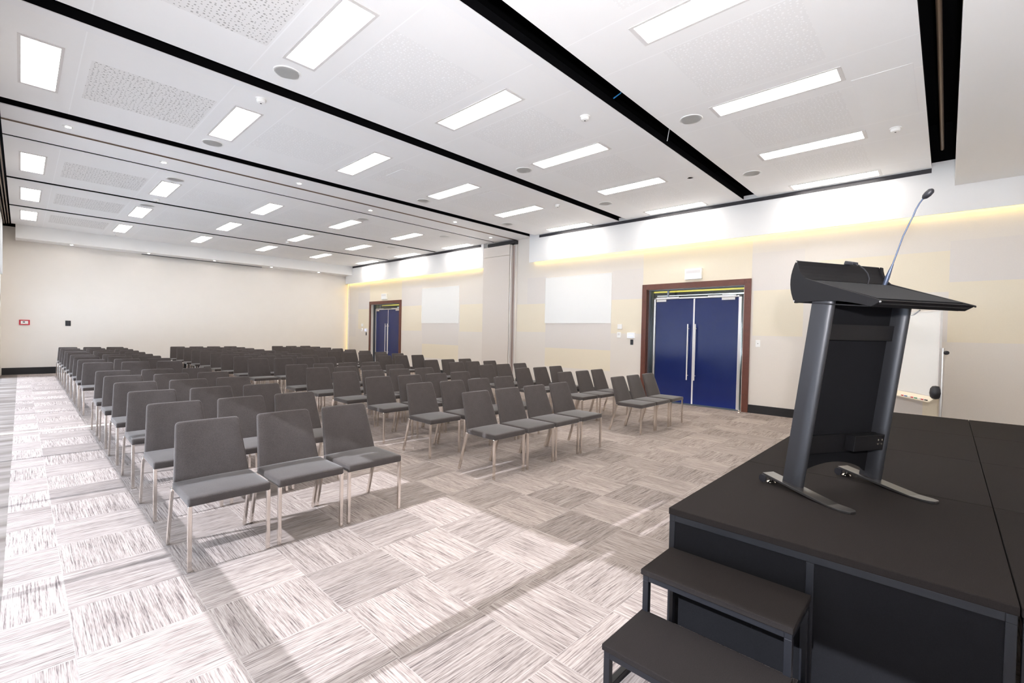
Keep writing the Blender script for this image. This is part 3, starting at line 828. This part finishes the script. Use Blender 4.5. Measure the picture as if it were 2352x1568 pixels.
# ------------------------------------------------------------------ chairs
SEAT_Z0, SEAT_Z1 = .402, .457
def chair_meshes():
    # seat: softly domed pad
    s = MB(); n = 10; W = .235; y0, y1 = 0.0, .44
    top = []; bot = []
    for j in range(n + 1):
        for i in range(n + 1):
            u, v = i / n * 2 - 1, j / n
            x, y = u * W, y0 + (y1 - y0) * v
            z = SEAT_Z1 + .008 * (1 - u * u) * (1 - (2 * v - 1) ** 2)
            top.append((x, y, z)); bot.append((x, y, SEAT_Z0 + .004 * (v)))
    N = (n + 1) ** 2
    fs = []
    for j in range(n):
        for i in range(n):
            a = j * (n + 1) + i
            fs.append((a, a + 1, a + n + 2, a + n + 1)); fs.append((N + a, N + a + n + 1, N + a + n + 2, N + a + 1))
    ring = [i for i in range(n + 1)] + [j * (n + 1) + n for j in range(1, n + 1)] + [n * (n + 1) + i for i in range(n - 1, -1, -1)] + [j * (n + 1) for j in range(n - 1, 0, -1)]
    for q in range(len(ring)):
        a, b = ring[q], ring[(q + 1) % len(ring)]
        fs.append((a, N + a, N + b, b))
    s.add(top + bot, fs)
    seat = s.mesh('seat', MT['chair'], bevel=.012, seg=3, smooth=True)
    # back: tapering, leaning, lightly curved pad
    b = MB(); nz, nx = 8, 6
    def pt(u, v, side):
        z = .415 + (.832 - .415) * v
        yb = .405 + .148 * (v ** 1.08) + .012 * (1 - (u * u)) * (0.5 + .5 * v)
        hw = .232 - .035 * v
        return (u * hw, yb + side * (.040 - .010 * v), z)
    vs = []
    for side in (0, 1):
        for j in range(nz + 1):
            for i in range(nx + 1): vs.append(pt(i / nx * 2 - 1, j / nz, side))
    N = (nx + 1) * (nz + 1); fs = []
    for j in range(nz):
        for i in range(nx):
            a = j * (nx + 1) + i
            fs.append((a, a + 1, a + nx + 2, a + nx + 1)); fs.append((N + a, N + a + nx + 1, N + a + nx + 2, N + a + 1))
    ring = [i for i in range(nx + 1)] + [j * (nx + 1) + nx for j in range(1, nz + 1)] + [nz * (nx + 1) + i for i in range(nx - 1, -1, -1)] + [j * (nx + 1) for j in range(nz - 1, 0, -1)]
    for q in range(len(ring)):
        a, c = ring[q], ring[(q + 1) % len(ring)]
        fs.append((a, N + a, N + c, c))
    b.add(vs, fs)
    bm = bmesh.new(); me = b.mesh('tmp', MT['chair'])
    bm.from_mesh(me)
    # round the two upper corners, then the rim
    zmax = max(v.co.z for v in bm.verts)
    ce = [e for e in bm.edges if all(abs(abs(v.co.x) - .197) < .002 and v.co.z > zmax - .001 for v in e.verts)]
    bmesh.ops.bevel(bm, geom=ce, offset=.022, segments=3, affect='EDGES', profile=.5)
    ed = [e for e in bm.edges if len(e.link_faces) == 2 and e.calc_face_angle(0) > R(50)]
    bmesh.ops.bevel(bm, geom=ed, offset=.011, segments=3, affect='EDGES', profile=.5, clamp_overlap=True)
    for f in bm.faces: f.smooth = True
    back = bpy.data.meshes.new('backrest'); bm.to_mesh(back); bm.free(); back.materials.append(MT['chair'])
    legs = []
    for sx in (-1, 1):
        l = MB(); l.box(sx * .224 - .0115, sx * .224 + .0115, .004, .027, 0, SEAT_Z0 + .004)
        legs.append(l.mesh('leg', MT['chrome'], bevel=.002, seg=1))
        l = MB(); l.bar((sx * .238, .545, 0), (sx * .238, .420, .418), .018, .032, 0, (1, 0, 0))
        l.box(sx * .224, sx * .246, .405, .445, .402, .420)
        legs.append(l.mesh('leg', MT['chrome'], bevel=.002, seg=1))
    return seat, back, legs
seat_m, back_m, leg_m = chair_meshes()

ROWS = [3.315, 4.37, 5.385, 6.42, 7.385, 8.30, 10.33, 11.31, 12.28, 13.22, 14.20, 15.13, 16.05, 16.95, 17.85]
BLOCKS = [('window side', [.93, 1.452, 1.962]), ('middle', [3.535, 4.05, 4.555, 5.07]), ('door side', [6.64, 7.14, 7.68])]
rowname = {0: 'front row', 5: 'sixth row just before the cross aisle', 6: 'seventh row just behind the cross aisle', 14: 'last row by the far wall'}
posname = {3: ['window end', 'centre', 'door end'], 4: ['window end', 'second from window', 'third from window', 'door end']}
proto = None
rnd = random.Random(3)
for ri, y in enumerate(ROWS):
    rn = rowname.get(ri, '%s row from the stage' % ORD[ri])
    for bn, xs in BLOCKS:
        for ci, x in enumerate(xs):
            lab = 'charcoal chair, %s, %s block, %s' % (rn, bn, posname[len(xs)][ci])
            jx, jy, jr = (0, 0, 0) if ri == 0 else (rnd.uniform(-.002, .002), rnd.uniform(-.02, .02), rnd.uniform(-.004, .004))
            grp = 'charcoal chairs in rows'
            if proto is None:
                proto = thing('conference_chair', lab, 'chair', (x, y, 0), group=grp)
                link('seat', seat_m, proto); link('backrest', back_m, proto)
                for lm in leg_m: link('leg', lm, proto)
            else:
                o = dup(proto, (x + jx, y + jy, 0), lab, grp)
                o.rotation_euler = (0, 0, jr)

# ------------------------------------------------------------------ stage
SZ = .60
SX = [2.338, 3.655, 4.965, 6.275, 7.585]
SY = [1.045, -.21, -1.465]
colname = ['nearest the steps', 'second along from the steps', 'third along from the steps', 'at the whiteboard end']
for i in range(4):
    for j in range(2):
        xa, xb, ya, yb = SX[i] + .002, SX[i + 1] - .002, SY[j + 1] + .002, SY[j] - .002
        lab = 'black carpeted stage platform, %s, %s' % ('audience side' if j == 0 else 'back side', colname[i])
        t = thing('stage_platform', lab, 'stage platform', (xa, ya, 0), group='stage platforms')
        w, d = xb - xa, yb - ya
        obj('deck', MB().box(0, w, 0, d, SZ - .034, SZ), MT['stage_top'], t, bevel=.004)
        fr = MB(); q = .03
        e = .004
        fr.box(e, w - e, e, e + q, SZ - .066, SZ - .034); fr.box(e, w - e, d - e - q, d - e, SZ - .066, SZ - .034)
        fr.box(e, e + q, e + q, d - e - q, SZ - .066, SZ - .034); fr.box(w - e - q, w - e, e + q, d - e - q, SZ - .066, SZ - .034)
        if i == 0:
            fr.box(.003, .003 + q, .598, .598 + q, 0.0, SZ - .066)
        obj('frame', fr, MT['stage_frame'], t, bevel=.002)
        for lx in (e, w - e - q):
            for ly in (e, d - e - q):
                obj('leg', MB().box(lx, lx + q, ly, ly + q, 0, SZ - .066), MT['stage_frame'], t, bevel=.002)
        if i == 0:
            obj('skirt_panel', MB().box(.008, .016, .004 + q, d - .004 - q, 0.0, SZ - .066), MT['stage_side'], t)
        if j == 0:
            obj('skirt_panel', MB().box(e + q, w - e - q, d - .016, d - .008, 0.0, SZ - .066), MT['stage_side'], t)
        if i == 3:
            obj('skirt_panel', MB().box(w - .016, w - .008, e + q, d - e - q, 0.0, SZ - .066), MT['stage_side'], t)

# steps: two treads on a square steel frame
t = thing('stage_steps', 'black two tread steps against the stage front', 'steps', (1.69, .40, 0))
q = .028
def tread(z, x0, x1):
    return obj('tread', MB().box(x0 - .01, x1, -.005, .625, z - .026, z), MT['stage_top'], t, bevel=.004)
tread(.20, 0, .346); tread(.40, .33, .645)
def sframe(z, x0, x1):
    f = MB()
    f.box(x0, x1, 0, q, z - .056, z - .027); f.box(x0, x1, .62 - q, .62, z - .056, z - .027)
    f.box(x0, x0 + q, q, .62 - q, z - .056, z - .027); f.box(x1 - q, x1, q, .62 - q, z - .056, z - .027)
    return f
obj('tread_frame', sframe(.20, 0, .33), MT['stage_frame'], t, bevel=.002)
obj('tread_frame', sframe(.40, .335, .643), MT['stage_frame'], t, bevel=.002)
for (x, z) in ((0, .144), (.335, .344), (.615, .344)):
    for y in (0, .62 - q):
        obj('leg', MB().box(x, x + q, y, y + q, 0, z), MT['stage_frame'], t, bevel=.002)
for y in (0, .62 - q):
    obj('floor_runner', MB().box(q, .615, y, y + q, 0, .026), MT['stage_frame'], t, bevel=.002)

# ------------------------------------------------------------------ lectern
ANG = R(-30)
lw = Vector((math.cos(ANG), math.sin(ANG), 0)); ld = Vector((lw.y, -lw.x, 0))     # width, towards the speaker
LB = Vector((3.2, .67, 0)) - .04 * lw
LOC = Vector((LB.x, LB.y, SZ))
lect = thing('lectern', 'black slanted lectern with raised hood on the stage', 'lectern', LOC)
def L(a, d, z): return a * lw + d * ld + Vector((0, 0, z - SZ))
WID = .70
Z = Vector((0, 0, 1))
# hood side panels: traced profile (depth, height)
def arc(p, q, bul, n=6):
    (x0, y0), (x1, y1) = p, q; mx, my = (x0 + x1) / 2, (y0 + y1) / 2
    dx, dy = x1 - x0, y1 - y0; l = math.hypot(dx, dy); nx, ny = -dy / l, dx / l
    out = []
    for k in range(n + 1):
        s = k / n; a = bul * 4 * s * (1 - s)
        out.append((x0 + dx * s + nx * a, y0 + dy * s + ny * a))
    return out
A, B, C_, D_, E_, F_, G_, H_ = (.030, 1.967), (-.007, 1.836), (.026, 1.714), (.142, 1.724), (.470, 1.671), (.521, 1.699), (.090, 1.853), (.058, 1.914)
prof = arc(A, C_, -.035, 9) + [(.10, 1.716)] + arc((.10, 1.716), E_, .018, 6)[1:] + [F_] + [(.115, 1.846)] + arc((.09, 1.856), (.040, 1.962), .012, 5)
for s in (0, WID - .018):
    p = MB(); p.prism([(d, z - SZ) for d, z in prof], s * lw, ld, Z, lw, .018)
    sp_ = obj('side_panel', p, MT['lectern'], lect, bevel=.0015, seg=1)
    bl = MB()
    for (d, z) in ((.034, 1.957), (.026, 1.726), (.515, 1.694)):
        sgn = -1 if s == 0 else 1
        o_ = L(s + (0 if s == 0 else .018), d, z)
        bl.prism([(.005 * math.cos(t_ * PI / 5), .005 * math.sin(t_ * PI / 5)) for t_ in range(10)], o_, ld, Z, lw * sgn, .003)
    obj('bolt', bl, MT['chrome'], sp_)
# raised hood back
hb = MB(); hb.prism([(d, z - SZ) for d, z in arc((.026, 1.965), (.075, 1.853), -.010, 5) + [(.062, 1.848)] + arc((-.003, 1.836), (.020, 1.968), .010, 5)], .018 * lw, ld, Z, lw, WID - .036)
obj('hood_panel', hb, MT['lectern'], lect)
hf = MB(); hf.prism([(d, z - SZ) for d, z in [(-.003, 1.84), (.001, 1.80), (.009, 1.755), (.026, 1.718), (.040, 1.718), (.022, 1.76), (.012, 1.80), (.010, 1.84)]], .018 * lw, ld, Z, lw, WID - .036)
obj('hood_panel', hf, MT['lectern'], lect)
# desk, mat, front lip
dk = MB(); dk.prism([(d, z - SZ) for d, z in [(.068, 1.852), (.505, 1.700), (.500, 1.682), (.068, 1.834)]], .018 * lw, ld, Z, lw, WID - .036)
obj('desk', dk, MT['lectern'], lect)
mt_ = MB(); mt_.prism([(d, z - SZ) for d, z in [(.105, 1.846), (.478, 1.7155), (.476, 1.707), (.103, 1.838)]], .03 * lw, ld, Z, lw, WID - .06)
obj('reading_mat', mt_, MT['lectern_panel'], lect, bevel=.002, label='dark felt reading mat')
lp = MB(); lp.prism([(d, z - SZ) for d, z in [(.505, 1.702), (.521, 1.699), (.470, 1.671), (.455, 1.676)]], .018 * lw, ld, Z, lw, WID - .036)
obj('front_lip', lp, MT['lectern'], lect)
un = MB(); un.prism([(d, z - SZ) for d, z in [(.03, 1.722), (.45, 1.678), (.45, 1.672), (.03, 1.716)]], .018 * lw, ld, Z, lw, WID - .036)
obj('underside', un, MT['lectern'], lect)
# two leaning posts with rounded fronts
PB, PT = .045, .178      # depth of the post centre at foot and at hood
def post(a0, a1):
    p = MB(); pts = []
    sec = []
    for k in range(15):                                   # rounded section: half ellipse towards the speaker
        th = PI * k / 14
        sec.append((-.030 + .030 * (1 - math.cos(th)), .010 + .055 * math.sin(th)))
    sec += [(.030, -.050), (-.030, -.050)]
    vs = []
    for dz, zz, ac in ((PB, .635, a0), (PT, 1.735, a1)):
        for a, d in sec: vs.append(L(ac + a, dz + d, zz))
    n = len(sec)
    fs = [tuple(range(n - 1, -1, -1)), tuple(range(n, 2 * n))] + [(i, (i + 1) % n, n + (i + 1) % n, n + i) for i in range(n)]
    p.add(vs, fs)
    return obj('post', p, MT['lectern_post'], lect, smooth=True)
post(.015, .051); post(.640, .650)
def lean(z): return PB + (PT - PB) * (z - .635) / 1.1
def cross(z0, z1, off, th, a0=.035, a1=.62):
    m_ = MB(); m_.prism([(lean(z0) + off, z0 - SZ), (lean(z1) + off, z1 - SZ), (lean(z1) + off + th, z1 - SZ), (lean(z0) + off + th, z0 - SZ)], a0 * lw, ld, Z, lw, a1 - a0)
    return m_
# felt panel with arched bottom
pn = MB(); out = []
n = 12
vs = []; 
for k in range(n + 1):
    a = .035 + .585 * k / n
    zb = .665 + .085 * math.sin(PI * k / n) ** .7
    vs += [L(a, lean(zb) - .030, zb), L(a, lean(1.73) - .030, 1.73), L(a, lean(zb) - .020, zb), L(a, lean(1.73) - .020, 1.73)]
fs = []
for k in range(n):
    o_ = 4 * k
    fs += [(o_, o_ + 1, o_ + 5, o_ + 4), (o_ + 2, o_ + 6, o_ + 7, o_ + 3), (o_, o_ + 4, o_ + 6, o_ + 2), (o_ + 1, o_ + 3, o_ + 7, o_ + 5)]
fs += [(0, 2, 3, 1), (4 * n, 4 * n + 1, 4 * n + 3, 4 * n + 2)]
pn.add(vs, fs)
obj('felt_panel', pn, MT['lectern_panel'], lect)
obj('crossbar', cross(1.50, 1.59, -.012, .022), MT['lectern'], lect)
obj('crossbar', cross(.82, .93, -.012, .022), MT['lectern'], lect)
ch = MB(); ch.prism([(lean(.80) + .0, .82 - SZ), (lean(.80) + .0, 1.72 - SZ), (lean(.80) + .01, 1.72 - SZ), (lean(.8) + .01, .82 - SZ)], Vector((0, 0, 0)), ld, Z, lw, .001)
pb = obj('power_box', cross(.835, .93, .012, .06, WID - .34, WID - .10), MT['lectern'], lect, bevel=.003)
sk_ = MB()
for a in (WID - .155, WID - .125):
    for dz in (.875, .90):
        sk_.prism([(.006 * math.cos(t_ * PI / 5), .006 * math.sin(t_ * PI / 5)) for t_ in range(10)], L(a, lean(dz) + .072, dz), lw, Z, ld, .004)
obj('socket', sk_, MT['chrome'], pb)
# sled feet
for s in (-.004, .622):
    f = MB(); pl = []
    hw = .043
    outline = [(-.122, .662), (-.07, .656), (.20, .624), (.31, .611), (.375, .6125), (.405, .6135), (.42, .614)]
    vs = []
    for k, (d, z) in enumerate(outline):
        w_ = (hw, hw, hw, hw, hw, .034, .018)[k]
        for sx in (-1, 1):
            vs += [L(s + sx * w_, d, z), L(s + sx * w_, d, max(z - .014, .6005))]
    n = len(outline); fs = []
    for k in range(n - 1):
        o_ = 4 * k
        fs += [(o_, o_ + 2, o_ + 6, o_ + 4), (o_ + 1, o_ + 5, o_ + 7, o_ + 3), (o_, o_ + 4, o_ + 5, o_ + 1), (o_ + 2, o_ + 3, o_ + 7, o_ + 6)]
    fs += [(0, 1, 3, 2), (4 * (n - 1), 4 * (n - 1) + 2, 4 * (n - 1) + 3, 4 * (n - 1) + 1)]
    f.add(vs, fs)
    ft = obj('foot', f, MT['foot'], lect, bevel=.002, seg=2)
    for sg in (-1, 1):
        obj('wheel', MB().tube([L(s + sg * .043, -.112, .630), L(s + sg * .055, -.112, .630)], .024, 18), MT['plastic_b'], ft, smooth=True)
    cs = MB(); cs.lathe([(.021, .001), (.026, .007), (.022, .013), (.010, .018), (.008, .05)], L(s, -.095, SZ), 20)
    obj('levelling_pad', cs, MT['chrome'], ft, smooth=True)
# gooseneck microphone near the far rear corner of the desk
def Lz(a, d, z): return L(a, d, z)
mic = obj('gooseneck_microphone', MB().tube([Lz(.62, d, z) for d, z in ((.146, 1.963), (.199, 2.125), (.236, 2.205), (.249, 2.232), (.262, 2.268), (.280, 2.300), (.301, 2.326))], .0042, 10), MT['mic'], lect, smooth=True, label='blue grey gooseneck microphone rising from the desk')
obj('sleeve', MB().tube([Lz(.62, .104, 1.842), Lz(.62, .118, 1.885), Lz(.62, .132, 1.925), Lz(.62, .148, 1.968)], [.0115, .0125, .0095, .0052], 14), MT['mic'], mic, smooth=True)
obj('microphone_head', MB().tube([Lz(.62, .297, 2.323), Lz(.62, .306, 2.330), Lz(.62, .322, 2.343), Lz(.62, .338, 2.356), Lz(.62, .346, 2.362)], [.007, .0155, .019, .0165, .007], 16), MT['plastic_b'], mic, smooth=True)
lamp = obj('clip_lamp', MB().tube([Lz(.42, .148, 1.833), Lz(.42, .155, 1.868), Lz(.42, .145, 1.900), Lz(.42, .122, 1.930), Lz(.42, .092, 1.955), Lz(.42, .070, 1.966)], .0035, 8), MT['plastic_b'], lect, smooth=True, label='small black clip lamp on a bent stem')
lh = MB(); lh.prism([(.012, 1.969 - SZ), (.070, 1.957 - SZ), (.076, 1.975 - SZ), (.02, 1.992 - SZ)], .395 * lw, ld, Z, lw, .045)
obj('lamp_head', lh, MT['plastic_b'], lamp, bevel=.005)
obj('cable', MB().tube([Lz(.655, .155, 1.70), Lz(.655, .168, 1.665), Lz(.655, .20, 1.644), Lz(.655, .248, 1.656), Lz(.655, .282, 1.684)], .0035, 8), MT['plastic_g'], lect, smooth=True, label='pale cable looping under the desk')

# ------------------------------------------------------------------ mobile whiteboard behind the stage
wd = Vector((1.05, .63, 0)).normalized(); wnrm = Vector((-wd.y, wd.x, 0))
WB0 = Vector((8.5, .058, 0))
wb = thing('mobile_whiteboard', 'mobile whiteboard on a tubular stand behind the stage', 'whiteboard', WB0)
def Wp(a, o, z): return a * wd + o * wnrm + Vector((0, 0, z))
def wbox(a0, a1, o0, o1, z0, z1): return MB().prism([(a0, z0), (a1, z0), (a1, z1), (a0, z1)], o0 * wnrm, wd, Z, wnrm, o1 - o0)
WL = 1.5
obj('board', wbox(.02, WL - .02, -.008, .010, .765, 1.915), MT['board'], wb)
bf = MB()
for a0, a1, z0, z1 in ((0, .02, .745, 1.935), (WL - .02, WL, .745, 1.935), (.02, WL - .02, .745, .765), (.02, WL - .02, 1.915, 1.935)):
    bf.prism([(a0, z0), (a1, z0), (a1, z1), (a0, z1)], -.014 * wnrm, wd, Z, wnrm, .03)
obj('board_frame', bf, MT['alu_pale'], wb, bevel=.002)
for s, a in ((-1, -.045), (1, WL + .045)):
    pl = obj('post', MB().tube([Wp(a, 0, .10), Wp(a, 0, 1.42)], .021, 16), MT['alu'], wb, smooth=True)
    kb = MB(); kb.tube([Wp(a - s * -.018, -.01, 1.36), Wp(a + s * .048, -.01, 1.36)], .010, 10); kb.tube([Wp(a + s * .040, -.012, 1.36), Wp(a + s * .066, -.012, 1.36)], [.028, .024], 16)
    obj('clamp_knob', kb, MT['plastic_b'], pl, smooth=True)
    obj('bracket', MB().prism([(min(a, a - s * .05), 1.32), (max(a, a - s * .05), 1.32), (max(a, a - s * .05), 1.40), (min(a, a - s * .05), 1.40)], -.012 * wnrm, wd, Z, wnrm, .024), MT['alu'], pl)
    ft = MB(); ft.bar(Wp(a, -.32, .085), Wp(a, .32, .085), .03, .045, 0, wd)
    fo = obj('foot', ft, MT['alu'], wb, bevel=.004)
    for o in (-.29, .29):
        obj('castor', MB().tube([Wp(a - .012, o, .032), Wp(a + .012, o, .032)], .032, 16).tube([Wp(a, o, .05), Wp(a, o, .07)], .010, 8), MT['plastic_b'], fo, smooth=True)
obj('stand_rail', MB().tube([Wp(-.045, 0, .30), Wp(WL + .045, 0, .30)], .016, 12), MT['alu'], wb, smooth=True)
obj('pivot_cap', MB().lathe([(.001, .10), (.035, .092), (.056, .06), (.064, .0), (.056, -.05), (.035, -.076), (.001, -.085)], Wp(-.005, .045, .81), 18), MT['plastic_b'], wb, smooth=True, label='round black pivot cap at the board corner')
tr_ = MB()
tr_.prism([(.016, .738), (.105, .672), (.112, .686), (.106, .692), (.098, .690), (.018, .748)], 0.02 * wd, wnrm, Z, wd, WL - .04)
obj('pen_tray', tr_, MT['wood'] if False else MT['wall_b'], wb, label='beige pen tray under the board')
mk = [('red', 'red'), ('blue', 'markblue'), ('white', 'plastic_w'), ('red', 'red'), ('green', 'green'), ('white', 'plastic_w'), ('red', 'red'), ('black', 'plastic_b')]
pos0 = WL * .49
mname = ['eighth from the post', 'seventh from the post', 'sixth from the post', 'fifth from the post', 'fourth from the post', 'third from the post', 'second from the post', 'nearest the post']
for k, (cn, mm) in enumerate(mk):
    a = .62 - k * .075
    t = thing('marker_pen', '%s marker pen on the whiteboard tray, %s' % (cn, mname[k]), 'marker', WB0 + Wp(a, .098, .7000), group='marker pens on the whiteboard tray')
    obj('barrel', MB().tube([-.03 * wd, .018 * wd], .0085, 10), MT[mm], t, smooth=True)
    obj('cap', MB().tube([.018 * wd, .034 * wd], [.0092, .0075], 10), MT['plastic_w'] if mm != 'plastic_w' else MT['green'], t, smooth=True)
